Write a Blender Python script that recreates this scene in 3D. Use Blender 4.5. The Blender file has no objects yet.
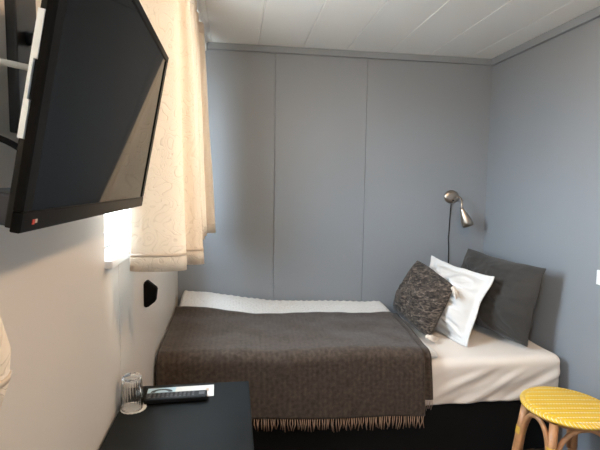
import bpy, bmesh, math, random
from mathutils import Vector, Matrix, noise
random.seed(7)
S = bpy.context.scene
COL = S.collection
PI = math.pi
WL, WR, WB, CE = -0.02, 2.10, 2.96, 2.305      # left wall, right wall, back wall, ceiling
WF = -1.0                                       # wall behind the camera

# ------------------------------------------------------------------ helpers
def link(name, bm, mat, parent=None, smooth=False, loc=None):
    me = bpy.data.meshes.new(name)
    bm.normal_update()
    bm.to_mesh(me); bm.free()
    if smooth:
        for p in me.polygons: p.use_smooth = True
    o = bpy.data.objects.new(name, me)
    for m in (mat if isinstance(mat, (list, tuple)) else [mat]): me.materials.append(m)
    COL.objects.link(o)
    if parent is not None:
        bpy.context.view_layer.update()
        o.parent = parent
        o.matrix_parent_inverse = parent.matrix_world.inverted()
    if loc is not None: o.location = loc
    return o
def tag(o, label=None, cat=None, group=None, kind=None):
    if label: o['label'] = label
    if cat: o['category'] = cat
    if group: o['group'] = group
    if kind: o['kind'] = kind
    return o
def thing(name, label, cat, loc=(0, 0, 0)):
    o = bpy.data.objects.new(name, None); COL.objects.link(o); o.location = loc
    o.empty_display_size = 0.05
    bpy.context.view_layer.update()
    return tag(o, label, cat)
def box(bm, x0, x1, y0, y1, z0, z1, bev=0.0, seg=2):
    r = bmesh.ops.create_cube(bm, size=1.0)
    vs = r['verts']
    for v in vs:
        v.co = Vector(((x0+x1)/2+v.co.x*(x1-x0), (y0+y1)/2+v.co.y*(y1-y0), (z0+z1)/2+v.co.z*(z1-z0)))
    if bev > 0:
        es = list({e for v in vs for e in v.link_edges})
        bmesh.ops.bevel(bm, geom=es, offset=bev, segments=seg, profile=0.5, affect='EDGES')
def bxm(*a, **k):
    bm = bmesh.new(); box(bm, *a, **k); return bm
def tube(bm, pts, rad, n=8, cap=True):
    pts = [Vector(p) for p in pts]
    rads = rad if isinstance(rad, (list, tuple)) else [rad]*len(pts)
    rings = []; prev = None
    for i, p in enumerate(pts):
        t = (pts[min(i+1, len(pts)-1)]-pts[max(i-1, 0)]).normalized()
        if prev is None:
            a = Vector((0, 0, 1)) if abs(t.z) < .9 else Vector((1, 0, 0))
            nrm = t.cross(a).normalized()
        else:
            nrm = (prev-t*prev.dot(t)).normalized()
        prev = nrm; b = t.cross(nrm)
        rings.append([bm.verts.new(p+(nrm*math.cos(2*PI*k/n)+b*math.sin(2*PI*k/n))*rads[i]) for k in range(n)])
    for i in range(len(rings)-1):
        for k in range(n):
            bm.faces.new((rings[i][k], rings[i][(k+1) % n], rings[i+1][(k+1) % n], rings[i+1][k]))
    if cap:
        bm.faces.new(rings[0][::-1]); bm.faces.new(rings[-1])
def smoothpts(pts, n=6):
    pts = [Vector(p) for p in pts]; out = []
    for i in range(len(pts)-1):
        p0, p1, p2, p3 = pts[max(i-1, 0)], pts[i], pts[i+1], pts[min(i+2, len(pts)-1)]
        for k in range(n):
            t = k/n
            out.append(.5*((2*p1)+(p2-p0)*t+(2*p0-5*p1+4*p2-p3)*t*t+(3*p1-p0-3*p2+p3)*t**3))
    out.append(pts[-1]); return out
def lathe(bm, prof, n=32, axis=Matrix.Identity(4), closed=False):
    rings = []
    for r, z in prof:
        rings.append([bm.verts.new(axis @ Vector((r*math.cos(2*PI*k/n), r*math.sin(2*PI*k/n), z))) for k in range(n)] if r > 1e-6
                     else [bm.verts.new(axis @ Vector((0, 0, z)))])
    idx = list(range(len(rings)-1))
    for i in idx:
        a, b = rings[i], rings[i+1]
        for k in range(n):
            k2 = (k+1) % n
            if len(a) > 1 and len(b) > 1: bm.faces.new((a[k], a[k2], b[k2], b[k]))
            elif len(a) > 1: bm.faces.new((a[k], a[k2], b[0]))
            elif len(b) > 1: bm.faces.new((a[0], b[k2], b[k]))
    if closed:
        a, b = rings[-1], rings[0]
        for k in range(n): bm.faces.new((a[k], a[(k+1) % n], b[(k+1) % n], b[k]))
def grid(bm, nu, nv, f):
    vs = [[bm.verts.new(f(i/nu, j/nv)) for j in range(nv+1)] for i in range(nu+1)]
    for i in range(nu):
        for j in range(nv):
            bm.faces.new((vs[i][j], vs[i+1][j], vs[i+1][j+1], vs[i][j+1]))
    return vs
def sheet_solid(bm, nu, nv, f, g):
    """closed slab between two parametric sheets f (outer) and g (inner)"""
    a = grid(bm, nu, nv, f); b = [[bm.verts.new(g(i/nu, j/nv)) for j in range(nv+1)] for i in range(nu+1)]
    for i in range(nu):
        for j in range(nv):
            bm.faces.new((b[i][j+1], b[i+1][j+1], b[i+1][j], b[i][j]))
    for i in range(nu):
        bm.faces.new((a[i+1][0], a[i][0], b[i][0], b[i+1][0]))
        bm.faces.new((a[i][nv], a[i+1][nv], b[i+1][nv], b[i][nv]))
    for j in range(nv):
        bm.faces.new((a[0][j], a[0][j+1], b[0][j+1], b[0][j]))
        bm.faces.new((a[nu][j+1], a[nu][j], b[nu][j], b[nu][j+1]))
    bmesh.ops.recalc_face_normals(bm, faces=bm.faces[:])
def ss(a, b, x):
    t = min(1, max(0, (x-a)/(b-a))); return t*t*(3-2*t)
def ns(x, y, z, s=1.0):
    return noise.noise(Vector((x*s, y*s, z*s)))

# ------------------------------------------------------------------ materials
def mat(name, col, rough=.6, metal=0, spec=.5, bump=None, var=None, sheen=0, coat=0):
    """bump=(scale, strength, distance) noise bump; var=(scale, amount) noise colour variation"""
    m = bpy.data.materials.new(name); m.use_nodes = True
    nt = m.node_tree; b = nt.nodes['Principled BSDF']
    b.inputs['Base Color'].default_value = (*col, 1); b.inputs['Roughness'].default_value = rough
    b.inputs['Metallic'].default_value = metal; b.inputs['Specular IOR Level'].default_value = spec
    b.inputs['Sheen Weight'].default_value = sheen; b.inputs['Coat Weight'].default_value = coat
    if bump or var:
        tc = nt.nodes.new('ShaderNodeTexCoord')
    if bump:
        n = nt.nodes.new('ShaderNodeTexNoise'); n.inputs['Scale'].default_value = bump[0]; n.inputs['Detail'].default_value = 4
        bp = nt.nodes.new('ShaderNodeBump'); bp.inputs['Strength'].default_value = bump[1]; bp.inputs['Distance'].default_value = bump[2]
        nt.links.new(tc.outputs['Object'], n.inputs['Vector']); nt.links.new(n.outputs['Fac'], bp.inputs['Height'])
        nt.links.new(bp.outputs['Normal'], b.inputs['Normal'])
    if var:
        n = nt.nodes.new('ShaderNodeTexNoise'); n.inputs['Scale'].default_value = var[0]; n.inputs['Detail'].default_value = 5
        r = nt.nodes.new('ShaderNodeValToRGB'); k = var[1]
        r.color_ramp.elements[0].position = .3; r.color_ramp.elements[1].position = .7
        r.color_ramp.elements[0].color = (*[c*(1-k) for c in col], 1); r.color_ramp.elements[1].color = (*[c*(1+k) for c in col], 1)
        nt.links.new(tc.outputs['Object'], n.inputs['Vector']); nt.links.new(n.outputs['Fac'], r.inputs['Fac'])
        nt.links.new(r.outputs['Color'], b.inputs['Base Color'])
    return m
class NT:
    def __init__(s, m): s.t = m.node_tree; s.b = s.t.nodes['Principled BSDF']
    def n(s, typ, **k):
        x = s.t.nodes.new(typ)
        for a, v in k.items(): setattr(x, a, v)
        return x
    def l(s, a, b): s.t.links.new(a, b)
    def math(s, op, a, b=None, c=None):
        x = s.n('ShaderNodeMath', operation=op)
        for i, v in enumerate((a, b, c)):
            if v is None: continue
            if isinstance(v, (int, float)): x.inputs[i].default_value = v
            else: s.l(v, x.inputs[i])
        return x.outputs[0]

M = {}
M['paint'] = mat('blue_grey_paint', (.245, .259, .276), .5, bump=(220, .08, .002), var=(1.5, .02))
M['left'] = mat('warm_white_panel', (.68, .635, .58), .45, bump=(180, .05, .002), var=(1.2, .02))
M['ceil'] = mat('white_ceiling_board', (.84, .835, .81), .5, bump=(60, .05, .002))
M['rearwall'] = mat('pale_paint', (.45, .45, .44), .6, bump=(150, .05, .002))
M['floor'] = mat('brown_floor', (.16, .10, .065), .4, bump=(40, .1, .002), var=(6, .25))
M['white'] = mat('white_plastic', (.80, .80, .79), .35)
M['winframe'] = mat('white_window_paint', (.78, .79, .80), .35)
M['black_tv'] = mat('black_tv_plastic', (.008, .009, .010), .35, spec=.22)
M['bezel'] = mat('gloss_black_bezel', (.006, .006, .006), .30, spec=.3)
M['screen'] = mat('dark_screen_glass', (.005, .007, .009), .05, spec=.45)
for k_ in ('screen', 'bezel'): M[k_].node_tree.nodes['Principled BSDF'].inputs['IOR'].default_value = 1.16
M['tvrear'] = mat('blue_black_plastic', (.040, .046, .062), .45)
M['strip'] = mat('painted_edge_glare', (.90, .95, .97), .4)  # bluish white stands in for glare on the television's side
M['red'] = mat('red_badge', (.55, .04, .02), .4)
M['badge'] = mat('pale_badge', (.55, .45, .40), .4)
M['mount'] = mat('black_steel', (.012, .012, .013), .45, metal=.3)
M['cable_w'] = mat('pale_cable', (.62, .62, .60), .4)
M['cable_b'] = mat('black_cable', (.008, .008, .009), .7, spec=.2)
M['table'] = mat('black_lacquer_wood', (.007, .008, .0082), .48, spec=.13, bump=(30, .03, .002), var=(8, .15))
M['remote'] = mat('black_remote_plastic', (.008, .008, .009), .45, spec=.25)
M['button'] = mat('grey_rubber_button', (.10, .10, .10), .6)
M['base'] = mat('black_bed_fabric', (.006, .006, .006), .9, spec=.15, bump=(500, .3, .002))
M['wood'] = mat('brown_bed_leg', (.30, .13, .05), .45)
M['sheet'] = mat('cream_sheet', (.72, .65, .58), .8, spec=.2, bump=(700, .1, .001), sheen=.1)
M['chrome'] = mat('brushed_steel', (.42, .36, .30), .33, metal=1.0, bump=(90, .05, .001))
M['chrome_dark'] = mat('dark_switch', (.02, .02, .02), .4)
M['whitepillow'] = mat('white_linen', (.66, .64, .615), .85, spec=.2, bump=(260, .22, .003), sheen=.1)
M['greypillow'] = mat('charcoal_cotton', (.040, .036, .032), .85, spec=.2, bump=(300, .15, .002), sheen=.15)
M['tassel'] = mat('cream_yarn', (.72, .62, .52), .9, spec=.1, bump=(300, .5, .003))
M['fringe'] = mat('brown_wool_fringe', (.32, .205, .135), .95, spec=.1)
M['fringe_pale'] = mat('pale_wool_fringe', (.42, .31, .24), .95, spec=.1)
M['rattan'] = mat('honey_rattan', (.42, .20, .085), .42, bump=(120, .15, .002), var=(25, .25))
M['binding'] = mat('yellow_binding', (.62, .36, .03), .45)
M['paper'] = mat('white_paper', (.64, .62, .58), .8, bump=(200, .2, .002))
M['card_blue'] = mat('pale_blue_print', (.42, .55, .60), .5)
M['ink'] = mat('dark_print', (.03, .04, .045), .5)
M['card_tan'] = mat('tan_print', (.45, .32, .22), .5)
M['bracket'] = mat('matt_black_plastic', (.004, .004, .004), .9, spec=.08)
M['towel'] = mat('cream_towel', (.86, .80, .70), .95, spec=.1, bump=(140, .7, .006))

# wool throw: dark brown-grey, fine herringbone ribs
m = mat('wool_throw', (.075, .062, .052), .95, spec=.15, sheen=.15); M['throw'] = m
t = NT(m); tc = t.n('ShaderNodeTexCoord'); sx = t.n('ShaderNodeSeparateXYZ'); t.l(tc.outputs['UV'], sx.inputs[0])
tri = t.math('PINGPONG', sx.outputs['X'], .012)
dg = t.math('ADD', tri, sx.outputs['Y'])
hb = t.math('SINE', t.math('MULTIPLY', dg, 1150))
nz = t.n('ShaderNodeTexNoise'); nz.inputs['Scale'].default_value = 55; nz.inputs['Detail'].default_value = 6; t.l(tc.outputs['Object'], nz.inputs['Vector'])
rib = t.math('MULTIPLY', t.math('SINE', t.math('MULTIPLY', sx.outputs['X'], 2*PI/.024)), .05)
fac = t.math('ADD', t.math('ADD', t.math('MULTIPLY', hb, .16), rib), t.math('SUBTRACT', t.math('MULTIPLY', nz.outputs['Fac'], 1.1), .05))
rp = t.n('ShaderNodeValToRGB'); rp.color_ramp.elements[0].position = .15; rp.color_ramp.elements[1].position = .85
rp.color_ramp.elements[0].color = (.028, .019, .013, 1); rp.color_ramp.elements[1].color = (.092, .066, .049, 1)
t.l(fac, rp.inputs[0]); t.l(rp.outputs[0], t.b.inputs['Base Color'])
bp = t.n('ShaderNodeBump'); bp.inputs['Strength'].default_value = .5; bp.inputs['Distance'].default_value = .002
t.l(fac, bp.inputs['Height']); t.l(bp.outputs[0], t.b.inputs['Normal'])

# seersucker duvet: small puckers in a grid
m = mat('white_seersucker', (.66, .64, .61), .85, spec=.2, sheen=.1); M['duvet'] = m
t = NT(m); tc = t.n('ShaderNodeTexCoord')
vo = t.n('ShaderNodeTexVoronoi'); vo.inputs['Scale'].default_value = 55; vo.inputs['Randomness'].default_value = .55
t.l(tc.outputs['Object'], vo.inputs['Vector'])
bp = t.n('ShaderNodeBump'); bp.inputs['Strength'].default_value = .9; bp.inputs['Distance'].default_value = .006; bp.invert = True
t.l(vo.outputs['Distance'], bp.inputs['Height']); t.l(bp.outputs[0], t.b.inputs['Normal'])

# patterned cushion: dark woven with pale short streaks
m = mat('woven_cushion', (.05, .045, .042), .95, spec=.15, sheen=.1); M['cushion'] = m
t = NT(m); tc = t.n('ShaderNodeTexCoord')
mp = t.n('ShaderNodeMapping'); mp.inputs['Scale'].default_value = (30, 30, 75); mp.inputs['Rotation'].default_value = (.5, .2, .3)
t.l(tc.outputs['Object'], mp.inputs['Vector'])
nz = t.n('ShaderNodeTexNoise'); nz.inputs['Scale'].default_value = 1.0; nz.inputs['Detail'].default_value = 6; nz.inputs['Distortion'].default_value = 1.2
t.l(mp.outputs[0], nz.inputs['Vector'])
rp = t.n('ShaderNodeValToRGB'); e = rp.color_ramp.elements
e[0].position = .38; e[0].color = (.022, .018, .016, 1); e[1].position = .74; e[1].color = (.22, .172, .138, 1)
x = e.new(.54); x.color = (.075, .058, .046, 1)
t.l(nz.outputs['Fac'], rp.inputs[0]); t.l(rp.outputs[0], t.b.inputs['Base Color'])
bp = t.n('ShaderNodeBump'); bp.inputs['Strength'].default_value = .8; bp.inputs['Distance'].default_value = .005
t.l(nz.outputs['Fac'], bp.inputs['Height']); t.l(bp.outputs[0], t.b.inputs['Normal'])

# curtain: cream cloth with embossed swirling lines, lets light through
m = mat('embossed_curtain', (.78, .66, .50), .8, spec=.2); M['curtain'] = m
t = NT(m); tc = t.n('ShaderNodeTexCoord')
nz = t.n('ShaderNodeTexNoise'); nz.inputs['Scale'].default_value = 13; nz.inputs['Detail'].default_value = .6; nz.inputs['Distortion'].default_value = 1.6
t.l(tc.outputs['UV'], nz.inputs['Vector'])
fr = t.math('PINGPONG', t.math('MULTIPLY', nz.outputs['Fac'], 9.0), .5)
mr = t.n('ShaderNodeMapRange'); mr.interpolation_type = 'SMOOTHSTEP'
mr.inputs['From Min'].default_value = 0.0; mr.inputs['From Max'].default_value = .16; t.l(fr, mr.inputs['Value'])
bp = t.n('ShaderNodeBump'); bp.inputs['Strength'].default_value = .5; bp.inputs['Distance'].default_value = .004
t.l(mr.outputs[0], bp.inputs['Height']); t.l(bp.outputs[0], t.b.inputs['Normal'])
mx = t.n('ShaderNodeMixRGB'); mx.inputs[1].default_value = (.66, .56, .45, 1); mx.inputs[2].default_value = (.75, .65, .54, 1)
t.l(mr.outputs[0], mx.inputs[0]); t.l(mx.outputs[0], t.b.inputs['Base Color'])
tr = t.n('ShaderNodeBsdfTranslucent'); tr.inputs['Color'].default_value = (.90, .79, .66, 1)
ms = t.n('ShaderNodeMixShader'); ms.inputs[0].default_value = .28
out = t.t.nodes['Material Output']
t.l(t.b.outputs[0], ms.inputs[1]); t.l(tr.outputs[0], ms.inputs[2]); t.l(ms.outputs[0], out.inputs['Surface'])

# glass: thin clear panes, and the tumbler
def glassmat(name, tint, k=1.0, add=0.0, rg=.04):
    m = bpy.data.materials.new(name); m.use_nodes = True; nt = m.node_tree
    for n in list(nt.nodes): nt.nodes.remove(n)
    o = nt.nodes.new('ShaderNodeOutputMaterial'); a = nt.nodes.new('ShaderNodeBsdfTransparent'); a.inputs[0].default_value = (*tint, 1)
    g = nt.nodes.new('ShaderNodeBsdfGlossy'); g.inputs['Roughness'].default_value = .04
    lw = nt.nodes.new('ShaderNodeFresnel'); lw.inputs['IOR'].default_value = 1.45
    mx = nt.nodes.new('ShaderNodeMixShader')
    mu = nt.nodes.new('ShaderNodeMath'); mu.operation = 'MULTIPLY'; mu.inputs[1].default_value = k; nt.links.new(lw.outputs[0], mu.inputs[0])
    ma = nt.nodes.new('ShaderNodeMath'); ma.operation = 'ADD'; ma.inputs[1].default_value = add; nt.links.new(mu.outputs[0], ma.inputs[0]); g.inputs['Roughness'].default_value = rg
    nt.links.new(ma.outputs[0], mx.inputs[0]); nt.links.new(a.outputs[0], mx.inputs[1]); nt.links.new(g.outputs[0], mx.inputs[2])
    nt.links.new(mx.outputs[0], o.inputs[0]); return m
M['pane'] = glassmat('window_glass', (.97, .98, .98), .25)
M['tumbler'] = mat('ribbed_glass', (1, 1, 1), .0)
M['tumbler'].node_tree.nodes['Principled BSDF'].inputs['Transmission Weight'].default_value = 1.0; M['tumbler'].node_tree.nodes['Principled BSDF'].inputs['IOR'].default_value = 1.45

# stool seat: rows of yellow weave with small white dashes
m = mat('yellow_weave', (.70, .42, .02), .40, spec=.5); M['weave'] = m
t = NT(m); tc = t.n('ShaderNodeTexCoord'); sx = t.n('ShaderNodeSeparateXYZ'); t.l(tc.outputs['Object'], sx.inputs[0])
yy = t.math('ADD', sx.outputs['Y'], t.math('MULTIPLY', sx.outputs['X'], .12))
row = t.math('PINGPONG', t.math('DIVIDE', yy, .040), .5)         # 0..0.5 across a row
dash = t.math('PINGPONG', t.math('DIVIDE', sx.outputs['X'], .013), .5)
inrow = t.math('LESS_THAN', row, .10)
indash = t.math('GREATER_THAN', dash, .20)
up = t.math('GREATER_THAN', sx.outputs['Z'], -.012)
wfac = t.math('MULTIPLY', t.math('MULTIPLY', inrow, indash), up)
edge = t.math('SINE', t.math('DIVIDE', sx.outputs['X'], .00135))
mx = t.n('ShaderNodeMixRGB'); mx.inputs[1].default_value = (.80, .50, .02, 1); mx.inputs[2].default_value = (.80, .72, .50, 1)
t.l(wfac, mx.inputs[0])
r2 = t.math('LESS_THAN', t.math('ABSOLUTE', t.math('SUBTRACT', row, .24)), .04)
mx2 = t.n('ShaderNodeMixRGB'); mx2.inputs[2].default_value = (.58, .33, .012, 1)
t.l(t.math('MULTIPLY', r2, .75), mx2.inputs[0]); t.l(mx.outputs[0], mx2.inputs[1]); t.l(mx2.outputs[0], t.b.inputs['Base Color'])
hh = t.math('ADD', t.math('MULTIPLY', t.math('SINE', t.math('DIVIDE', yy, .0016)), .6), t.math('MULTIPLY', edge, .5))
bp = t.n('ShaderNodeBump'); bp.inputs['Strength'].default_value = .35; bp.inputs['Distance'].default_value = .002
t.l(hh, bp.inputs['Height']); t.l(bp.outputs[0], t.b.inputs['Normal'])
m = mat('yellow_rim_wrap', (.66, .38, .02), .40); M['rim'] = m
t = NT(m); tc = t.n('ShaderNodeTexCoord'); sx = t.n('ShaderNodeSeparateXYZ'); t.l(tc.outputs['Object'], sx.inputs[0])
an = t.math('ARCTAN2', sx.outputs['Y'], sx.outputs['X'])
st = t.math('PINGPONG', t.math('ADD', t.math('MULTIPLY', an, 11.0), t.math('MULTIPLY', sx.outputs['Z'], 60)), .5)
top = t.math('GREATER_THAN', sx.outputs['Z'], -.012)
k = t.math('MULTIPLY', t.math('LESS_THAN', st, .10), top)
mx = t.n('ShaderNodeMixRGB'); mx.inputs[1].default_value = (.76, .46, .02, 1); mx.inputs[2].default_value = (.80, .68, .42, 1)
t.l(k, mx.inputs[0]); t.l(mx.outputs[0], t.b.inputs['Base Color'])
wv = t.math('SINE', t.math('MULTIPLY', an, 150)); bp = t.n('ShaderNodeBump'); bp.inputs['Strength'].default_value = .3; bp.inputs['Distance'].default_value = .002
t.l(wv, bp.inputs['Height']); t.l(bp.outputs[0], t.b.inputs['Normal'])

# ------------------------------------------------------------------ room shell
def struct(name, bm, m, parent=None, smooth=False):
    o = link(name, bm, m, parent, smooth)
    if parent is None: o['kind'] = 'structure'
    return o
T = .12
struct('floor', bxm(WL-T, WR+T, WF-T, WB+T, -.1, 0), M['floor'])
# ceiling boards run towards the back wall, with V grooves
bm = bmesh.new()
seams = [.488+.2855*k for k in range(-1, 7)]
prof = [(WL-T, CE)]
for s_ in seams:
    if WL < s_ < WR: prof += [(s_-.004, CE), (s_-.0012, CE+.005), (s_+.0012, CE+.005), (s_+.004, CE)]
prof += [(WR+T, CE)]
lo0 = [bm.verts.new((x, WF-T, z)) for x, z in prof]; lo1 = [bm.verts.new((x, WB+T, z)) for x, z in prof]
for i in range(len(prof)-1): bm.faces.new((lo0[i], lo0[i+1], lo1[i+1], lo1[i]))
u0 = bm.verts.new((WL-T, WF-T, CE+.1)); u1 = bm.verts.new((WR+T, WF-T, CE+.1)); u2 = bm.verts.new((WR+T, WB+T, CE+.1)); u3 = bm.verts.new((WL-T, WB+T, CE+.1))
bm.faces.new((u0, u3, u2, u1)); bm.faces.new([u1]+lo0[::-1]+[u0][:1]); bm.faces.new([u3]+lo1+[u2])
bm.faces.new((u0, lo0[0], lo1[0], u3)); bm.faces.new((u2, lo1[-1], lo0[-1], u1))
bmesh.ops.recalc_face_normals(bm, faces=bm.faces[:])
struct('ceiling', bm, M['ceil'])
# back wall with vertical panel grooves
bm = bmesh.new(); prof = [(WL-T, WB)]
for s_ in (.600, 1.213):
    prof += [(s_-.0025, WB), (s_-.001, WB+.005), (s_+.001, WB+.005), (s_+.0025, WB)]
prof += [(WR+T, WB)]
a = [bm.verts.new((x, y, 0)) for x, y in prof]; b = [bm.verts.new((x, y, CE+.1)) for x, y in prof]
for i in range(len(prof)-1): bm.faces.new((a[i], a[i+1], b[i+1], b[i]))
q = [bm.verts.new(c) for c in ((WL-T, WB+T, 0), (WR+T, WB+T, 0), (WR+T, WB+T, CE+.1), (WL-T, WB+T, CE+.1))]
bm.faces.new((q[1], q[0], q[3], q[2])); bm.faces.new((a[0], b[0], q[3], q[0])); bm.faces.new((a[-1], q[1], q[2], b[-1]))
bm.faces.new(b+[q[2], q[3]]); bm.faces.new(a[::-1]+[q[0], q[1]])
bmesh.ops.recalc_face_normals(bm, faces=bm.faces[:])
struct('wall_back', bm, M['paint'])
struct('wall_right', bxm(WR, WR+T, WF-T, WB, 0, CE+.09), M['paint'])
struct('wall_front', bxm(WL-T, WR+T, WF-T, WF, 0, CE+.09), M['rearwall'])
# left wall with two window openings
Y0, Y1, Z0, Z1 = 1.325, 2.54, 1.20, 2.20
V0, V1 = -.62, .50
bm = bmesh.new()
box(bm, WL-T, WL, WF, 1.4685, 0, Z0); box(bm, WL-T, WL-.003, 1.4685, 1.4715, 0, Z0); box(bm, WL-T, WL, 1.4715, WB, 0, Z0)
box(bm, WL-T, WL, WF, WB, Z1, CE+.09)
box(bm, WL-T, WL, WF, V0, Z0, Z1); box(bm, WL-T, WL, V1, Y0, Z0, Z1); box(bm, WL-T, WL, Y1, WB, Z0, Z1)
struct('wall_left', bm, M['left'])
def window(name, Y0, Y1):
    # set into the outer part of its opening
    w = bpy.data.objects.new(name, None); COL.objects.link(w); w.location = (WL-.09, (Y0+Y1)/2, Z0); w['kind'] = 'structure'
    bpy.context.view_layer.update()
    bm = bmesh.new(); fx0, fx1 = WL-.115, WL-.07
    box(bm, fx0, fx1, Y0, Y1, Z0, Z0+.05, .004); box(bm, fx0, fx1, Y0, Y1, Z1-.05, Z1, .004)
    box(bm, fx0, fx1, Y0, Y0+.05, Z0+.05, Z1-.05, .004); box(bm, fx0, fx1, Y1-.05, Y1, Z0+.05, Z1-.05, .004)
    ym = (Y0+Y1)/2; box(bm, fx0, fx1, ym-.03, ym+.03, Z0+.05, Z1-.05, .004)
    link('window_frame', bm, M['winframe'], w)
    for y0, y1 in ((Y0+.05, ym-.03), (ym+.03, Y1-.05)):
        link('pane', bxm(WL-.095, WL-.091, y0, y1, Z0+.05, Z1-.05), M['pane'], w)
    link('window_sill', bxm(WL-.07, WL+.022, Y0-.01, Y1+.02, Z0-.022, Z0+.003, .004), M['winframe'], w)
window('window_1', Y0, Y1); window('window_2', V0, V1)
# cornices and corner strip
bm = bmesh.new(); box(bm, WL, WR, WB-.022, WB, CE-.042, CE-.0005, .003); struct('trim_1', bm, M['paint'])
bm = bmesh.new(); box(bm, WR-.022, WR, WF, WB-.022, CE-.046, CE-.0005, .003); struct('trim_2', bm, M['paint'])
bm = bmesh.new(); box(bm, WR-.005, WR, WB-.005, WB, .0, CE-.045, .002); struct('trim_3', bm, M['paint'])

# ------------------------------------------------------------------ curtain track and curtains
tr_ = thing('curtain_track', 'white multi-groove curtain track fixed to the ceiling above the window', 'curtain rail', (.152, 1.9, CE))
bm = bmesh.new(); prof = [(.128, 0), (.128, -.040), (.134, -.040), (.134, -.026), (.144, -.026), (.144, -.040), (.150, -.040), (.150, -.022), (.160, -.022), (.160, -.034), (.166, -.034), (.166, -.014), (.176, -.014), (.176, 0)]
ya, yb = .9, 2.915
A = [bm.verts.new((x, ya, CE-.001+z)) for x, z in prof]; B = [bm.verts.new((x, yb, CE-.001+z)) for x, z in prof]
n = len(prof)
for i in range(n): bm.faces.new((A[i], A[(i+1) % n], B[(i+1) % n], B[i]))
bm.faces.new(A[::-1]); bm.faces.new(B); bmesh.ops.recalc_face_normals(bm, faces=bm.faces[:])
link('rail_profile', bm, M['white'], tr_)
link('end_cap', bxm(.124, .170, 2.90, 2.925, CE-.062, CE-.012, .004), M['white'], tr_)

def curtain(name, label, pts, zb, zt, squeeze, seed, flare=0):
    root_pts = smoothpts([(x, y, 0) for x, y in pts], 8)
    N = len(root_pts); L = [0]
    for i in range(1, N): L.append(L[-1]+(root_pts[i]-root_pts[i-1]).length)
    def pos(u, v, off):
        i = min(N-1, int(round(u*(N-1)))); p = root_pts[i]
        tan = (root_pts[min(i+1, N-1)]-root_pts[max(i-1, 0)]).normalized(); nn = Vector((tan.y, -tan.x, 0))
        k = 1-squeeze*max(0, v) if p.x > .15 else 1-.45*squeeze*max(0, v)
        x = .150+(p.x-.150)*k+flare*math.exp(-((v*(zt-zb)-.070)/.075)**2)+.006*ns(L[i]*3, v*2.5, seed)
        y = p.y+.008*ns(L[i]*3, v*2, seed+9)
        return Vector((x, y, zb+(zt-zb)*v))+nn*off
    nv = 28
    bm = bmesh.new(); sheet_solid(bm, N-1, nv, lambda u, v: pos(u, v, .001), lambda u, v: pos(u, v, -.001))
    o = link(name, bm, M['curtain'], None, True)
    uvs(o, lambda c: (0, 0))
    # arc length / height as cloth coordinates
    me = o.data; uvl = me.uv_layers[0].data; per = (N)*(nv+1)
    for lp in me.loops:
        q = lp.vertex_index % per; i, j = divmod(q, nv+1)
        uvl[lp.index].uv = (L[i], (zt-zb)*j/nv)
    tag(o, label, 'curtain', 'window curtains')
    # stitched line of the hem
    bm = bmesh.new(); h0, h1 = .044/(zt-zb), .052/(zt-zb)
    sheet_solid(bm, N-1, 1, lambda u, v: pos(u, h0+v*(h1-h0), .0016), lambda u, v: pos(u, h0+v*(h1-h0), -.0016))
    h = link('hem', bm, M['curtain'], o, True)
    # gathered heading tape at the top
    bm = bmesh.new(); sheet_solid(bm, N-1, 2, lambda u, v: pos(u, 1-v*.05, .003), lambda u, v: pos(u, 1-v*.05, -.003))
    link('heading_tape', bm, M['curtain'], o, True)
    return o
def uvs(o, f):
    me = o.data
    if not me.uv_layers: me.uv_layers.new(name='UVMap')
    l = me.uv_layers[0].data
    for lp in me.loops: l[lp.index].uv = f(me.vertices[lp.vertex_index].co)
curtain('curtain', 'cream embossed curtain hanging right behind the television, the nearer of two',
        [(.036, 1.372), (.075, 1.358), (.13, 1.355), (.180, 1.364), (.199, 1.385), (.180, 1.42), (.160, 1.45), (.190, 1.468), (.226, 1.470), (.243, 1.49), (.215, 1.525), (.14, 1.545), (.08, 1.565), (.06, 1.59), (.10, 1.61)],
        1.162, 2.262, .62, 1.0)
curtain('curtain', 'narrow backlit cream curtain at the far end of the window, near the back wall',
        [(.08, 2.07), (.15, 2.09), (.19, 2.115), (.12, 2.145), (.15, 2.17), (.20, 2.19), (.13, 2.23), (.08, 2.27), (.15, 2.31), (.20, 2.35), (.14, 2.39), (.10, 2.43), (.17, 2.465), (.225, 2.48), (.240, 2.51), (.20, 2.55), (.13, 2.57), (.16, 2.60), (.21, 2.62), (.20, 2.66), (.13, 2.68)],
        1.158, 2.262, .72, 5.0)

curtain('curtain', 'edge of a third cream curtain at the left photo border, below the television',
        [(.02, .20), (.08, .24), (.03, .29), (.09, .34), (.03, .39), (.08, .44), (.03, .49), (.052, .52), (.050, .55), (.030, .562), (.012, .55)],
        1.148, 2.262, 0, 9.0, .030)
# ------------------------------------------------------------------ television on the left wall
ang = math.atan2(.077, .405)
TVP = Vector((.087, .575, 1.358)); TW, TH = .725, .412
tvM = Matrix.Translation(TVP) @ Matrix(((0, math.sin(ang), math.cos(ang), 0), (1, 0, 0, 0), (0, math.cos(ang), -math.sin(ang), 0), (0, 0, 0, 1)))
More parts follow.
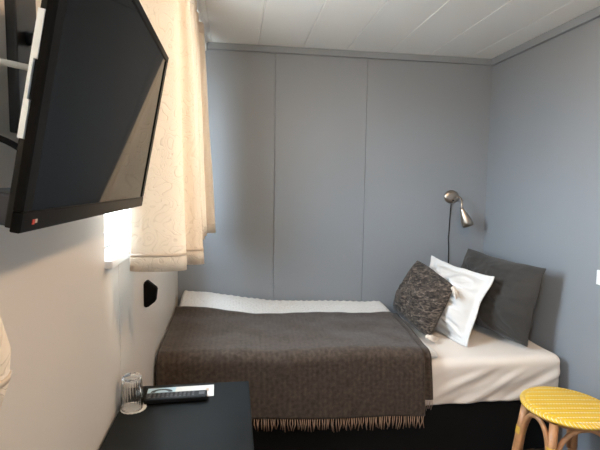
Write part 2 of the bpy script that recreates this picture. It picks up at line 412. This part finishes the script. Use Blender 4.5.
# local: x = along the wall, y = up the screen, z = out of the screen
tv = thing('television', 'black flat-screen television tilted down on the left wall, screen off', 'television', (.06, .94, 1.362))
def tvpart(name, boxes, m, bev=.002, parent=None):
    bm = bmesh.new()
    for bx_ in boxes: box(bm, *bx_, bev)
    bmesh.ops.transform(bm, matrix=tvM, verts=bm.verts[:])
    bmesh.ops.recalc_face_normals(bm, faces=bm.faces[:])
    return link(name, bm, m, parent or tv)
B_, SB, ST = .026, .026, .016
tvpart('bezel', [(0, TW, 0, B_, -.012, 0), (0, TW, TH-ST, TH, -.012, 0), (0, SB, B_, TH-ST, -.012, 0), (TW-SB, TW, B_, TH-ST, -.012, 0)], M['bezel'])
tvpart('screen', [(SB, TW-SB, B_, TH-ST, -.010, -.0025)], M['screen'], .0003)
tvpart('back_panel', [(.004, TW-.004, .004, TH-.004, -.020, -.0105)], M['black_tv'])
tvpart('rear_housing', [(.15, TW-.12, .075, TH-.10, -.052, -.0195)], M['tvrear'], .008)
tvpart('speaker_housing', [(.012, TW-.012, .004, .044, -.062, -.0195)], M['tvrear'], .004)
o = tvpart('edge_glare', [(-.0012, .004, .206, .263, -.0192, -.0115), (-.0012, .004, .158, .206, -.0192, -.0155), (-.0012, .004, .112, .158, -.0192, -.0128)], M['strip'], 0)  # glare on the side edge, put in as pale pieces of varying width
o['label'] = 'glare painted as a pale strip along the near side edge'
bm = bmesh.new(); box(bm, .030, .0365, .009, .0155, -.0005, .0009, .0004)
bmesh.ops.transform(bm, matrix=tvM, verts=bm.verts[:]); bg = link('badge', bm, M['red'], tv); bg['label'] = 'tiny red badge on lower bezel'
bm = bmesh.new(); box(bm, .0385, .044, .0105, .0155, -.0005, .0008, .0003)
bmesh.ops.transform(bm, matrix=tvM, verts=bm.verts[:]); link('badge_mark', bm, M['badge'], bg)
# wall mount
mt = link('wall_bracket', bxm(WL-.002, WL+.016, .80, .88, 1.50, 1.86, .003), M['mount'], tv)
bm = bmesh.new(); tube(bm, [(WL+.016, .84, 1.66), (WL+.045, .84, 1.66), (.066, .87, 1.60)], .012, 10); link('arm', bm, M['mount'], mt, True)
bm = bmesh.new(); box(bm, .10, .32, .10, .30, -.058, -.053, .002); bmesh.ops.transform(bm, matrix=tvM, verts=bm.verts[:]); link('tilt_plate', bm, M['mount'], mt)
bm = bmesh.new(); tube(bm, smoothpts([(WL+.006, .60, 1.50), (-.004, .60, 1.545), (.03, .605, 1.566), (.075, .625, 1.565), (.099, .645, 1.562)], 6), .0042, 8)
tag(link('aerial_cable', bm, M['cable_w'], None, True), 'pale grey cable curving from the wall into the television back', 'cable')
bm = bmesh.new(); tube(bm, smoothpts([(WL+.006, .60, 1.42), (-.002, .60, 1.465), (.03, .602, 1.478), (.062, .608, 1.470), (.084, .625, 1.452)], 6), .0040, 8)
tag(link('power_cable', bm, M['cable_b'], None, True), 'black cable hooked into the television back below the pale cable', 'cable')

# ------------------------------------------------------------------ black wedge fitting on the left wall
pf = [(0, -.052), (0, .046), (.012, .056), (.052, .022), (.046, -.030), (.014, -.055)]
def prism(bm, prof, y0, y1, x0, z0, inset=0):
    a = [bm.verts.new((x0+x, y0, z0+z)) for x, z in prof]; b = [bm.verts.new((x0+x, y1, z0+z)) for x, z in prof]
    k = len(prof)
    for i in range(k): bm.faces.new((a[i], a[(i+1) % k], b[(i+1) % k], b[i]))
    bm.faces.new(a[::-1]); bm.faces.new(b); bmesh.ops.recalc_face_normals(bm, faces=bm.faces[:])
bm = bmesh.new(); prism(bm, pf, 1.85, 1.885, WL+.0003, .976); bmesh.ops.bevel(bm, geom=bm.edges[:], offset=.003, segments=2, affect='EDGES')
tag(link('wall_fitting', bm, M['bracket']), 'small black wedge-shaped fitting on the left wall under the curtain', 'wall fitting')

# ------------------------------------------------------------------ bed
bed = thing('bed', 'single divan bed with black base along the grey back wall', 'bed', (1.03, 2.52, 0))
link('bed_base', bxm(.03, 2.05, 2.085, 2.945, .035, .322, .012, 3), M['base'], bed)
for x, y in ((.12, 2.16), (1.175, 2.13), (1.96, 2.16), (.12, 2.87), (1.03, 2.87), (1.96, 2.87)):
    bm = bmesh.new(); lathe(bm, [(0, 0), (.024, 0), (.027, .03), (.027, .036), (0, .036)], 20, Matrix.Translation((x, y, 0)))
    link('leg', bm, M['wood'], bed, True)
# fitted sheet: rounded slab with pulled wrinkles on the front face
bm = bmesh.new()
box(bm, .04, 2.045, 2.072, 2.945, .322, .555)
bmesh.ops.subdivide_edges(bm, edges=bm.edges[:], cuts=1)
bm.free(); bm = bmesh.new()
x0, x1, y0, y1, z0, z1 = .036, 2.058, 2.068, 2.948, .322, .552
def rbox(bm, nx, ny, nz):
    vmap = {}
    def V(i, j, k):
        if (i, j, k) not in vmap: vmap[(i, j, k)] = bm.verts.new((x0+(x1-x0)*i/nx, y0+(y1-y0)*j/ny, z0+(z1-z0)*k/nz))
        return vmap[(i, j, k)]
    for i in range(nx):
        for j in range(ny):
            bm.faces.new((V(i, j, 0), V(i, j+1, 0), V(i+1, j+1, 0), V(i+1, j, 0))); bm.faces.new((V(i, j, nz), V(i+1, j, nz), V(i+1, j+1, nz), V(i, j+1, nz)))
        for k in range(nz):
            bm.faces.new((V(i, 0, k), V(i+1, 0, k), V(i+1, 0, k+1), V(i, 0, k+1))); bm.faces.new((V(i, ny, k), V(i, ny, k+1), V(i+1, ny, k+1), V(i+1, ny, k)))
    for j in range(ny):
        for k in range(nz):
            bm.faces.new((V(0, j, k), V(0, j, k+1), V(0, j+1, k+1), V(0, j+1, k))); bm.faces.new((V(nx, j, k), V(nx, j+1, k), V(nx, j+1, k+1), V(nx, j, k+1)))
rbox(bm, 150, 46, 22)
RS = .042
for v in bm.verts:
    c = v.co
    if c.z <= z0+1e-5 and x0+1e-5 < c.x < x1-1e-5 and y0+1e-5 < c.y < y1-1e-5: continue
    side = c.y < y0+1e-4
    inn = Vector((min(max(c.x, x0+RS), x1-RS), min(max(c.y, y0+RS), y1-RS), min(c.z, z1-RS)))
    d = c-inn
    if d.length > 1e-6: c = inn+d.normalized()*RS
    lo = ss(.03, .10, z1-c.z)
    if side:
        f1 = math.sin(c.x*24-(c.z-.32)*46+2.2*ns(c.x*3, c.z*5, 1)); f2 = math.sin(c.x*53-(c.z-.32)*105+3*ns(c.x*4, c.z*6, 7))
        amp = .0042*ss(1.2, 1.5, c.x)+.001
        c.y += (amp*f1+.55*amp*f2)*lo
    if c.z > z1-.01: c.z += .0035*ns(c.x*5, c.y*6, 2)+.0022*ns(c.x*14, c.y*9, 4)
    v.co = c
bmesh.ops.recalc_face_normals(bm, faces=bm.faces[:])
o = link('mattress', bm, M['sheet'], None, True)
# soft rims by bevelling the silhouettes
md = o.modifiers.new('soft', 'SMOOTH'); md.factor = .5; md.iterations = 2
tag(o, 'mattress in a cream fitted sheet on the black bed base, wrinkled along its side', 'mattress')

# duvet: white seersucker, folded in half under the throw, showing along the back wall
def dz(x, y):
    base = .640-.030*ss(.0, 1.35, x)+.012*ns(x*3, y*3, 5)+.006*ns(x*9, y*7, 8)
    base += (.098-.062*ss(.0, .6, x)-.008*ss(.6, 1.35, x))*ss(2.60, 2.93, y)
    e = min(1, min((x-.0)/.035, (1.365-x)/.05)); e = max(0, e)
    ey = max(0, min(1, min((y-2.085)/.05, (2.955-y)/.03)))
    k = math.sqrt(max(0, 1-(1-e)**2))*math.sqrt(max(0, 1-(1-ey)**2))
    return .562+(base-.562)*(.25+.75*k)
bm = bmesh.new()
sheet_solid(bm, 260, 110, lambda u, v: Vector((.0+1.365*u, 2.085+.87*v, dz(1.365*u, 2.085+.87*v)+(.0032*math.sin(1.365*u*150+2*ns(u*9, v*9, 1))*math.sin(v*.87*170+2*ns(u*7, v*7, 6)))*ss(2.6, 2.75, 2.085+.87*v))), lambda u, v: Vector((.005+1.355*u, 2.09+.86*v, .560)))
tag(link('duvet', bm, M['duvet'], None, True), 'white puckered duvet showing as a strip between the dark throw and back wall', 'duvet')

# throw: folded wool blanket over the duvet, front edge hanging with fringe
def ythrow_back(x): return 2.735-.05*ss(0, .5, x)+.02*ss(.6, 1.3, x)+.008*ns(x*4, 0, 3)
def throw_fn(x_l, x_r, zbl, zbr, lift, yf):
    def f(u, v):
        # v: 0 back edge -> 1 bottom of hang
        yb = ythrow_back(0.0+1.3*u); rad = .05
        x = x_l+(x_r-x_l)*u
        zt = lambda yy: dz(min(max(x, .06), 1.28), min(max(yy, 2.16), 2.80))+lift+.004*ns(x*5, yy*5, 2)
        zb = zbl+(zbr-zbl)*u+.004*ns(x*6, 2, 2)
        L1 = yb-(yf+rad); L2 = rad*PI/2; L3 = zt(yf+rad)-rad-zb; Lt = L1+L2+L3; s = v*Lt
        skew = .06*u*(1-min(1, s/L1))*(1 if x_r > 1 else 0)
        if s < L1: return Vector((x+skew, yb-s, zt(yb-s)-.004*(1-min(1, s/.02)))), Vector((0, 0, 1))
        if s < L1+L2:
            a = (s-L1)/rad; return Vector((x, yf+rad-rad*math.sin(a), zt(yf+rad)-rad+rad*math.cos(a))), Vector((0, -math.sin(a), math.cos(a)))
        q = s-L1-L2
        wob = .006*math.sin(x*9+1)*(q/max(L3, .01))+.003*ns(x*8, q*6, 4)
        return Vector((x+.012*u*q/L3, yf-wob-.006*q/L3, zt(yf+rad)-rad-q)), Vector((0, -1, 0))
    return f
def throw_mesh(f, th, nu, nv):
    bm = bmesh.new(); 
    def outer(u, v): p, n = f(u, v); return p+n*th
    def inner(u, v): p, n = f(u, v); return p
    sheet_solid(bm, nu, nv, outer, inner); return bm
def cloth_uv(o, nu, nv, w, l):
    me = o.data; me.uv_layers.new(name='UVMap'); per = (nu+1)*(nv+1); uvl = me.uv_layers[0].data
    for lp in me.loops:
        i, j = divmod(lp.vertex_index % per, nv+1); uvl[lp.index].uv = (w*i/nu, l*j/nv)
thr = thing('throw', 'dark brown wool throw with fringed edge laid across the bed', 'blanket', (.64, 2.05, .30))
fu = throw_fn(-.006, 1.270, .345, .290, .008, 2.042)
o = link('upper_layer', throw_mesh(fu, .007, 110, 90), M['throw'], thr, True); cloth_uv(o, 110, 90, 1.276, 1.06)
fl = throw_fn(.02, 1.312, .395, .368, .001, 2.052)
o = link('under_layer', throw_mesh(fl, .006, 90, 80), M['throw'], thr, True); cloth_uv(o, 90, 80, 1.29, .98)
bm = bmesh.new(); k = 0
x = .004
while x < .998:
    p, n_ = fu(x, 1.0); p = p+Vector((0, -.004, .004)); ln = random.uniform(.054, .072)
    q1 = p+Vector((random.uniform(-.004, .004), random.uniform(-.004, .001), -ln*.5)); q2 = p+Vector((random.uniform(-.009, .009), random.uniform(-.005, .002), -ln))
    tube(bm, [p, q1, q2], [.0018, .0026, .0018], 5); x += random.uniform(.0065, .0105)
o = link('fringe', bm, M['fringe'], thr, True)
bm = bmesh.new(); x = .972
while x < 1.0:
    p, n_ = fl(x, 1.0); p = p+Vector((0, -.003, .003)); ln = random.uniform(.046, .06)
    tube(bm, [p, p+Vector((random.uniform(-.003, .003), -.002, -ln*.5)), p+Vector((random.uniform(-.006, .006), -.002, -ln))], [.0014, .0018, .0013], 5); x += .0058
o = link('fringe', bm, M['fringe_pale'], thr, True); o['label'] = 'paler fringe of the under layer'

# ------------------------------------------------------------------ pillows
def pillow(name, label, cat, m, bl, br, tr, tl, th, pinch=.05, seed=0, wr=.006, wrs=7, flat=3.0, N=56, sag=0, rnd=0, back=.45, flange=0, wob=.012):
    bl, br, tr, tl = map(Vector, (bl, br, tr, tl))
    nrm = ((br-bl)+(tr-tl)).cross((tl-bl)+(tr-br)).normalized()
    def P(u, v, side):
        uu = .5+(u-.5)*(1-pinch*(1-(2*v-1)**2)); vv = .5+(v-.5)*(1-(pinch if v > .5 else -.02)*(1-(2*u-1)**2))
        cr = 1-rnd*(abs(2*u-1)**5)*(abs(2*v-1)**5); uu = .5+(uu-.5)*cr; vv = .5+(vv-.5)*cr
        uu += wob*ns(v*4, u*2, seed+31)*abs(2*u-1)**3; vv += wob*ns(u*4, v*2, seed+37)*abs(2*v-1)**3
        p = (bl*(1-uu)+br*uu)*(1-vv)+(tl*(1-uu)+tr*uu)*vv
        a, b = min(1, abs(2*u-1)*(1+flange)), min(1, abs(2*v-1)*(1+flange))
        rid = (1-abs(ns(u*3.2+v*5.5, v*3.0-u*2.5, seed+20))*2.2)
        h = ((1-a**flat)*(1-b**flat))**.62*th
        h *= 1+sag*(.5-v)
        edge = (1-a**6)*(1-b**6)+(.35 if flange else 0)
        w = wr*(ns(u*wrs, v*wrs*.5, seed)+.6*ns(u*wrs*.7+v*wrs*1.6, v*wrs-u*wrs, seed+4))*edge
        # pulled creases radiating from corners
        ga = math.atan2(v-.0, u-1.0); w += wr*.45*max(0, rid)**3*edge+wr*.25*ns(u*16, v*22, seed+2)*edge+wr*.6*math.sin(ga*16)*ss(.5, .1, math.hypot(u-1, v))*edge*.6
        return p+nrm*side*((h if side > 0 else h*back)+w*(1 if side > 0 else .5)+.002)
    bm = bmesh.new()
    sheet_solid(bm, N, N, lambda u, v: P(u, v, 1), lambda u, v: P(u, v, -1))
    c = (bl+br)/2
    o = link(name, bm, m, None, True); tag(o, label, cat)
    md = o.modifiers.new('sub', 'SUBSURF'); md.levels = 1; md.render_levels = 1
    return o, P
g, _ = pillow('pillow', 'large charcoal grey pillow standing against the right wall in the corner', 'pillow', M['greypillow'],
       (1.80, 2.85, .585), (1.905, 2.145, .568), (1.962, 2.110, 1.012), (1.930, 2.868, 1.015), .120, .07, 3, .026, 5, 2.3, sag=.5, rnd=.02, wob=.022)
wpil, WP = pillow('pillow', 'white linen pillow between the patterned cushion and the charcoal pillow', 'pillow', M['whitepillow'],
       (1.505, 2.79, .575), (1.600, 2.235, .560), (1.770, 2.285, .930), (1.640, 2.80, .968), .115, .085, 11, .026, 5, 2.3, sag=.5, flange=.16, wob=.03)
cu, CP = pillow('cushion', 'dark woven cushion with pale flecks and cream corner tassels on the bed', 'cushion', M['cushion'],
       (1.368, 2.77, .622), (1.424, 2.33, .578), (1.590, 2.372, .862), (1.520, 2.755, .958), .095, -.01, 17, .010, 5, 2.4, sag=.5, rnd=.04)
# flange around the white pillow
bm = bmesh.new()
loop = []
for k in range(20): loop.append(WP(k/20, 0, 0))
for k in range(20): loop.append(WP(1, k/20, 0))
for k in range(20): loop.append(WP(1-k/20, 1, 0))
for k in range(21): loop.append(WP(0, 1-k/20, 0))
tube(bm, loop, .0055, 8); link('piping', bm, M['whitepillow'], wpil, True)
def tassel(p, d, lab):
    bm = bmesh.new(); p = Vector(p); d = Vector(d).normalized()
    bmesh.ops.create_icosphere(bm, subdivisions=2, radius=.013, matrix=Matrix.Translation(p+d*.006))
    for k in range(26):
        off = Vector((random.uniform(-1, 1), random.uniform(-1, 1), random.uniform(-1, 1)))*.008
        e = p+d*random.uniform(.042, .056)+off*2.2
        tube(bm, [p+off*.4, p+d*.022+off*1.3, e+Vector((0, 0, -.004))], [.003, .0036, .0022], 5)
    o = link('tassel', bm, M['tassel'], cu, True); o['label'] = lab
tassel((1.568, 2.360, .858), (.20, -.45, -.55), 'cream tassel at upper near corner')
tassel((1.405, 2.322, .592), (.75, -.5, -.12), 'cream tassel at lower near corner')

# ------------------------------------------------------------------ bedside wall lamp
lp = thing('wall_lamp', 'brushed steel reading lamp with conical shade on the back wall', 'lamp', (1.846, WB, 1.365))
ax = Matrix.Translation((1.838, WB-.0005, 1.360)) @ Matrix.Rotation(PI/2, 4, 'X')
bm = bmesh.new(); lathe(bm, [(0, 0), (.050, 0), (.052, .005), (.050, .011), (.043, .017), (.026, .021), (0, .023)], 40, ax @ Matrix.Diagonal((1.06, .88, 1, 1))); link('wall_base', bm, M['chrome'], lp, True)
bm = bmesh.new(); lathe(bm, [(0, 0), (.006, 0), (.006, .012), (.004, .014), (0, .014)], 16, Matrix.Translation((1.843, WB-.018, 1.335)) @ Matrix.Rotation(PI/2, 4, 'X')); link('switch', bm, M['chrome_dark'], lp, True)
bm = bmesh.new(); tube(bm, smoothpts([(1.868, WB-.024, 1.362), (1.878, WB-.060, 1.352), (1.876, WB-.085, 1.325), (1.872, WB-.092, 1.285)], 6), .0055, 10); link('arm', bm, M['chrome'], lp, True)
d = Vector((.050, -.012, -.128)).normalized(); zq = Vector((0, 0, 1)).rotation_difference(d).to_matrix().to_4x4()
bm = bmesh.new(); lathe(bm, [(0, 0), (.009, .0), (.012, .012), (.020, .035), (.030, .070), (.0355, .100), (.038, .132), (.036, .132), (.0335, .100), (.028, .070), (.018, .037), (0, .03)], 36, Matrix.Translation((1.871, WB-.092, 1.288)) @ zq)
link('shade', bm, M['chrome'], lp, True)
bm = bmesh.new(); tube(bm, smoothpts([(1.835, WB-.012, 1.312), (1.836, WB-.004, 1.24), (1.833, WB-.004, 1.12), (1.830, WB-.004, 1.07), (1.835, WB-.004, 1.0), (1.838, WB-.004, .86), (1.84, WB-.004, .72)], 8), .0036, 8)
link('cord', bm, M['cable_b'], lp, True)

# ------------------------------------------------------------------ wall switch on right wall
sw = thing('wall_switch', 'white switch plate on the right wall at the photo edge', 'switch', (WR, 1.90, 1.0))
link('plate', bxm(WR-.009, WR-.0005, 1.853, 1.935, .962, 1.034, .003), M['white'], sw)
link('rocker', bxm(WR-.014, WR-.008, 1.872, 1.916, .975, 1.02, .002), M['white'], sw)

# ------------------------------------------------------------------ black table
tb = thing('side_table', 'black wooden table against the left wall holding glass and remote', 'table', (.195, 1.2, 0))
tx0, tx1, ty0, ty1 = -.012, .394, .80, 1.572
link('tabletop', bxm(tx0, tx1, ty0, ty1, .693, .72, .003), M['table'], tb)
for x, y in ((.005, ty0+.02), (.34, ty0+.02), (.005, ty1-.06), (.34, ty1-.06)):
    link('leg', bxm(x, x+.04, y, y+.04, 0, .693, .002), M['table'], tb)
bm = bmesh.new(); box(bm, .02, .37, ty1-.045, ty1-.028, .62, .693); box(bm, .02, .37, ty0+.03, ty0+.047, .62, .693); box(bm, .010, .027, ty0+.05, ty1-.05, .62, .693); box(bm, .353, .370, ty0+.05, ty1-.05, .62, .693)
link('apron', bm, M['table'], tb)

# coaster, upturned ribbed glass
cx_, cy_ = .026, 1.412
bm = bmesh.new(); n = 60; ring0, ring1 = [], []
for k in range(n):
    a = 2*PI*k/n; r = .0385+.0012*math.sin(a*20)
    ring0.append(bm.verts.new((cx_+.004+r*math.cos(a), cy_+r*math.sin(a), .7203))); ring1.append(bm.verts.new((cx_+.004+r*math.cos(a), cy_+r*math.sin(a), .7225)))
for k in range(n): bm.faces.new((ring0[k], ring0[(k+1) % n], ring1[(k+1) % n], ring1[k]))
bm.faces.new(ring1); bm.faces.new(ring0[::-1])
tag(link('paper_coaster', bm, M['paper'], None), 'round white paper coaster under the upturned glass', 'coaster')
bm = bmesh.new(); n = 72; prof = [(.0325, 0), (.0325, .008), (.0312, .034), (.0292, .079), (.0275, .098), (.024, .103)]
def glring(r, z, rib):
    return [bm.verts.new((cx_+(r+rib*.0013*math.cos(24*2*PI*k/n))*math.cos(2*PI*k/n), cy_+(r+rib*.0013*math.cos(24*2*PI*k/n))*math.sin(2*PI*k/n), .7228+z)) for k in range(n)]
rings = [glring(r, z, 1.5 if .009 < z < .1 else 0) for r, z in prof]
rings += [glring(r-.0028, z if z < .09 else .092, 0) for r, z in prof[::-1]]
for i in range(len(rings)-1):
    for k in range(n): bm.faces.new((rings[i][k], rings[i][(k+1) % n], rings[i+1][(k+1) % n], rings[i+1][k]))
for k in range(n): bm.faces.new((rings[-1][k], rings[-1][(k+1) % n], rings[0][(k+1) % n], rings[0][k]))
bm.faces.new(rings[5]); bm.faces.new(rings[6][::-1])
bmesh.ops.recalc_face_normals(bm, faces=bm.faces[:])
tag(link('drinking_glass', bm, M['tumbler'], None, True), 'clear ribbed glass standing upside down on the black table', 'glass')
# leaflet
lf = thing('leaflet', 'pale blue and white leaflet lying under the remote control', 'leaflet', (.165, 1.495, .72))
lm = Matrix.Translation((.165, 1.505, .7203)) @ Matrix.Rotation(math.radians(2), 4, 'Z')
def flat(name, boxes, m, parent, mtx, bev=0):
    bm = bmesh.new()
    for b_ in boxes: box(bm, *b_, bev)
    bmesh.ops.transform(bm, matrix=mtx, verts=bm.verts[:]); return link(name, bm, m, parent)
flat('sheet', [(-.112, .108, -.042, .042, 0, .0012)], M['paper'], lf, lm)
flat('printed_panel', [(-.111, -.02, -.041, .041, .0011, .0015)], M['card_blue'], lf, lm)
bm = bmesh.new(); a_, b_ = [], []
for k in range(13):
    t_ = PI*k/12; a_.append(bm.verts.new((-.065+.036*math.cos(t_), .008+.026*math.sin(t_), .0018))); b_.append(bm.verts.new((-.065+.022*math.cos(t_), .008+.014*math.sin(t_), .0018)))
for k in range(12): bm.faces.new((a_[k], a_[k+1], b_[k+1], b_[k]))
bmesh.ops.transform(bm, matrix=lm, verts=bm.verts[:]); link('printed_arc', bm, M['ink'], lf)
flat('printed_mark', [(.082, .091, -.004, .016, .0011, .0016)], M['card_tan'], lf, lm)
# remote
rc = thing('remote_control', 'black remote control with small buttons lying on the leaflet', 'remote control', (.155, 1.47, .722))
rm = Matrix.Translation((.155, 1.452, .7220)) @ Matrix.Rotation(math.radians(1.5), 4, 'Z')
flat('body', [(-.098, .098, -.024, .024, 0, .017)], M['remote'], rc, rm, .004)
for i in range(11):
    for j in range(3):
        flat('button', [(-.085+i*.0135, -.078+i*.0135, -.014+j*.011, -.008+j*.011, .0165, .0182)], M['button'], rc, rm, .0008)
flat('button', [(.072, .090, -.010, .010, .0165, .0182)], M['button'], rc, rm, .0008)

# ------------------------------------------------------------------ rattan stool
SX, SY, SZ = 1.828, 1.758, .453
sto = thing('stool', 'round rattan stool with yellow woven seat beside the bed', 'stool', (SX, SY, 0))
bm = bmesh.new(); lathe(bm, [(0, -.017), (.176, -.017), (.176, .001), (.15, .0035), (0, .005)], 64); o = link('seat', bm, M['weave'], sto, True, None); o.location = Vector((0, 0, SZ)) ; o.matrix_parent_inverse = Matrix.Identity(4)
bm = bmesh.new(); rr = []
for k in range(72):
    a = 2*PI*k/72; ring = []
    for q in range(12):
        b = 2*PI*q/12; r = .176+.015*math.cos(b); ring.append(bm.verts.new((r*math.cos(a), r*math.sin(a), -.008+.0115*math.sin(b))))
    rr.append(ring)
for k in range(72):
    for q in range(12): bm.faces.new((rr[k][q], rr[(k+1) % 72][q], rr[(k+1) % 72][(q+1) % 12], rr[k][(q+1) % 12]))
o = link('seat_rim', bm, M['rim'], sto, True); o.location = Vector((0, 0, SZ)); o.matrix_parent_inverse = Matrix.Identity(4)
angs = [math.radians(a) for a in (157, 216, 322, 40)]
def legp(a, z):
    r = .168+.055*(1-z/.43); return Vector((SX+r*math.cos(a), SY+r*math.sin(a), z))
for a in angs:
    bm = bmesh.new(); pts = [legp(a, z) for z in (0, .1, .2, .3, .425)]; tube(bm, pts, [.018, .019, .019, .019, .018], 14)
    lg = link('leg', bm, M['rattan'], sto, True)
    bm = bmesh.new()
    for i in range(6):
        tube(bm, [legp(a, .292+i*.0055), legp(a, .2974+i*.0055)], .0205, 14)
    link('binding', bm, M['binding'], lg, True)
for i in range(4):
    a0, a1 = angs[i], angs[(i+1) % 4]
    if a1 < a0: a1 += 2*PI
    pts = []
    for k in range(25):
        t_ = k/24; s_ = math.sin(PI*t_); h = .17+(.247 if i != 1 else .228)*(s_**.55)
        w = .5-.5*math.cos(PI*t_); w = .5+(w-.5)*.98
        p0, p1 = legp(a0, h), legp(a1, h); p = p0.lerp(p1, .06+.88*w)
        c = Vector((SX, SY, h)); pts.append(c+(p-c)*(1.0+.10*s_))
    bm = bmesh.new(); tube(bm, pts, .0108, 12); link('arch_brace', bm, M['rattan'], sto, True)
bm = bmesh.new(); pts = [Vector((SX+.125*math.cos(2*PI*k/40), SY+.125*math.sin(2*PI*k/40), .414)) for k in range(41)]; tube(bm, pts, .014, 12); link('support_ring', bm, M['rattan'], sto, True)

# ------------------------------------------------------------------ ceiling lamp (just above the picture)
LX, LY = 1.22, .90
cl = thing('ceiling_lamp', 'round opal ceiling lamp on the white ceiling boards', 'lamp', (LX, LY, CE))
bm = bmesh.new(); lathe(bm, [(0, 0), (.115, 0), (.115, -.03), (.10, -.032), (0, -.032)], 40, Matrix.Translation((LX, LY, CE-.0005))); link('lamp_base', bm, M['white'], cl, True)
m = bpy.data.materials.new('opal_glow'); m.use_nodes = True; nt = m.node_tree; nt.nodes.remove(nt.nodes['Principled BSDF'])
em = nt.nodes.new('ShaderNodeEmission'); em.inputs[0].default_value = (1.0, .69, .42, 1); em.inputs[1].default_value = 56
nt.links.new(em.outputs[0], nt.nodes['Material Output'].inputs[0])
bm = bmesh.new(); lathe(bm, [(.098, -.033), (.096, -.05), (.08, -.072), (.05, -.086), (0, -.092)], 28, Matrix.Translation((LX, LY, CE))); bmesh.ops.recalc_face_normals(bm, faces=bm.faces[:])
link('lamp_shade', bm, m, cl, True)

# ------------------------------------------------------------------ daylight
wd = bpy.data.worlds.new('World'); S.world = wd; wd.use_nodes = True
wt = wd.node_tree; bgn = wt.nodes['Background']; bgn.inputs[1].default_value = 12.5
wc = wt.nodes.new('ShaderNodeTexCoord'); wx = wt.nodes.new('ShaderNodeSeparateXYZ'); wr_ = wt.nodes.new('ShaderNodeValToRGB')
wt.links.new(wc.outputs['Generated'], wx.inputs[0])
wm = wt.nodes.new('ShaderNodeMapRange'); wm.inputs['From Min'].default_value = -1; wm.inputs['From Max'].default_value = 1
wt.links.new(wx.outputs['Z'], wm.inputs['Value']); wt.links.new(wm.outputs[0], wr_.inputs[0]); wt.links.new(wr_.outputs[0], bgn.inputs[0])
e = wr_.color_ramp.elements; e[0].position = .47; e[0].color = (.24, .25, .25, 1); e[1].position = .53; e[1].color = (.72, .86, 1.0, 1)
x = e.new(1.0); x.color = (.62, .80, 1.0, 1)
for y0, y1 in ((Y0, Y1), (V0, V1)):
    pl = bpy.data.lights.new('window_daylight', 'AREA'); pl.shape = 'RECTANGLE'; pl.size = Z1-Z0; pl.size_y = y1-y0
    pl.cycles.is_portal = True
    po = bpy.data.objects.new('window_daylight', pl); COL.objects.link(po); po.location = (WL-.13, (y0+y1)/2, (Z0+Z1)/2); po.rotation_euler = (0, -PI/2, 0)

# ------------------------------------------------------------------ camera
f, cx, cy = 450.0, 300.0, 225.0
D = Vector((-66, -40, f)).normalized(); X = Vector((3068, 5, f)); X = (X-D*X.dot(D)).normalized(); Zd = -(D.cross(X))
# rows: world axes in (right, down, forward) camera frame -> Blender camera axes
right = Vector((X.x, D.x, Zd.x)); down = Vector((X.y, D.y, Zd.y)); fwd = Vector((X.z, D.z, Zd.z))
cam = bpy.data.cameras.new('Camera'); cam.sensor_fit = 'HORIZONTAL'; cam.sensor_width = 36; cam.lens = 36*f/600; cam.clip_start = .02
co = bpy.data.objects.new('Camera', cam); COL.objects.link(co)
up_ = -down; bk = -fwd
co.matrix_world = Matrix(((right.x, up_.x, bk.x, .3398), (right.y, up_.y, bk.y, 0), (right.z, up_.z, bk.z, 1.42), (0, 0, 0, 1)))
S.camera = co
S.view_settings.view_transform = 'Standard'; S.view_settings.look = 'None'; S.view_settings.gamma = 1; S.view_settings.use_curve_mapping = False
S.view_settings.exposure = 1.8
S.cycles.use_denoising = True
S.cycles.max_bounces = 12; S.cycles.diffuse_bounces = 6; S.cycles.transparent_max_bounces = 16
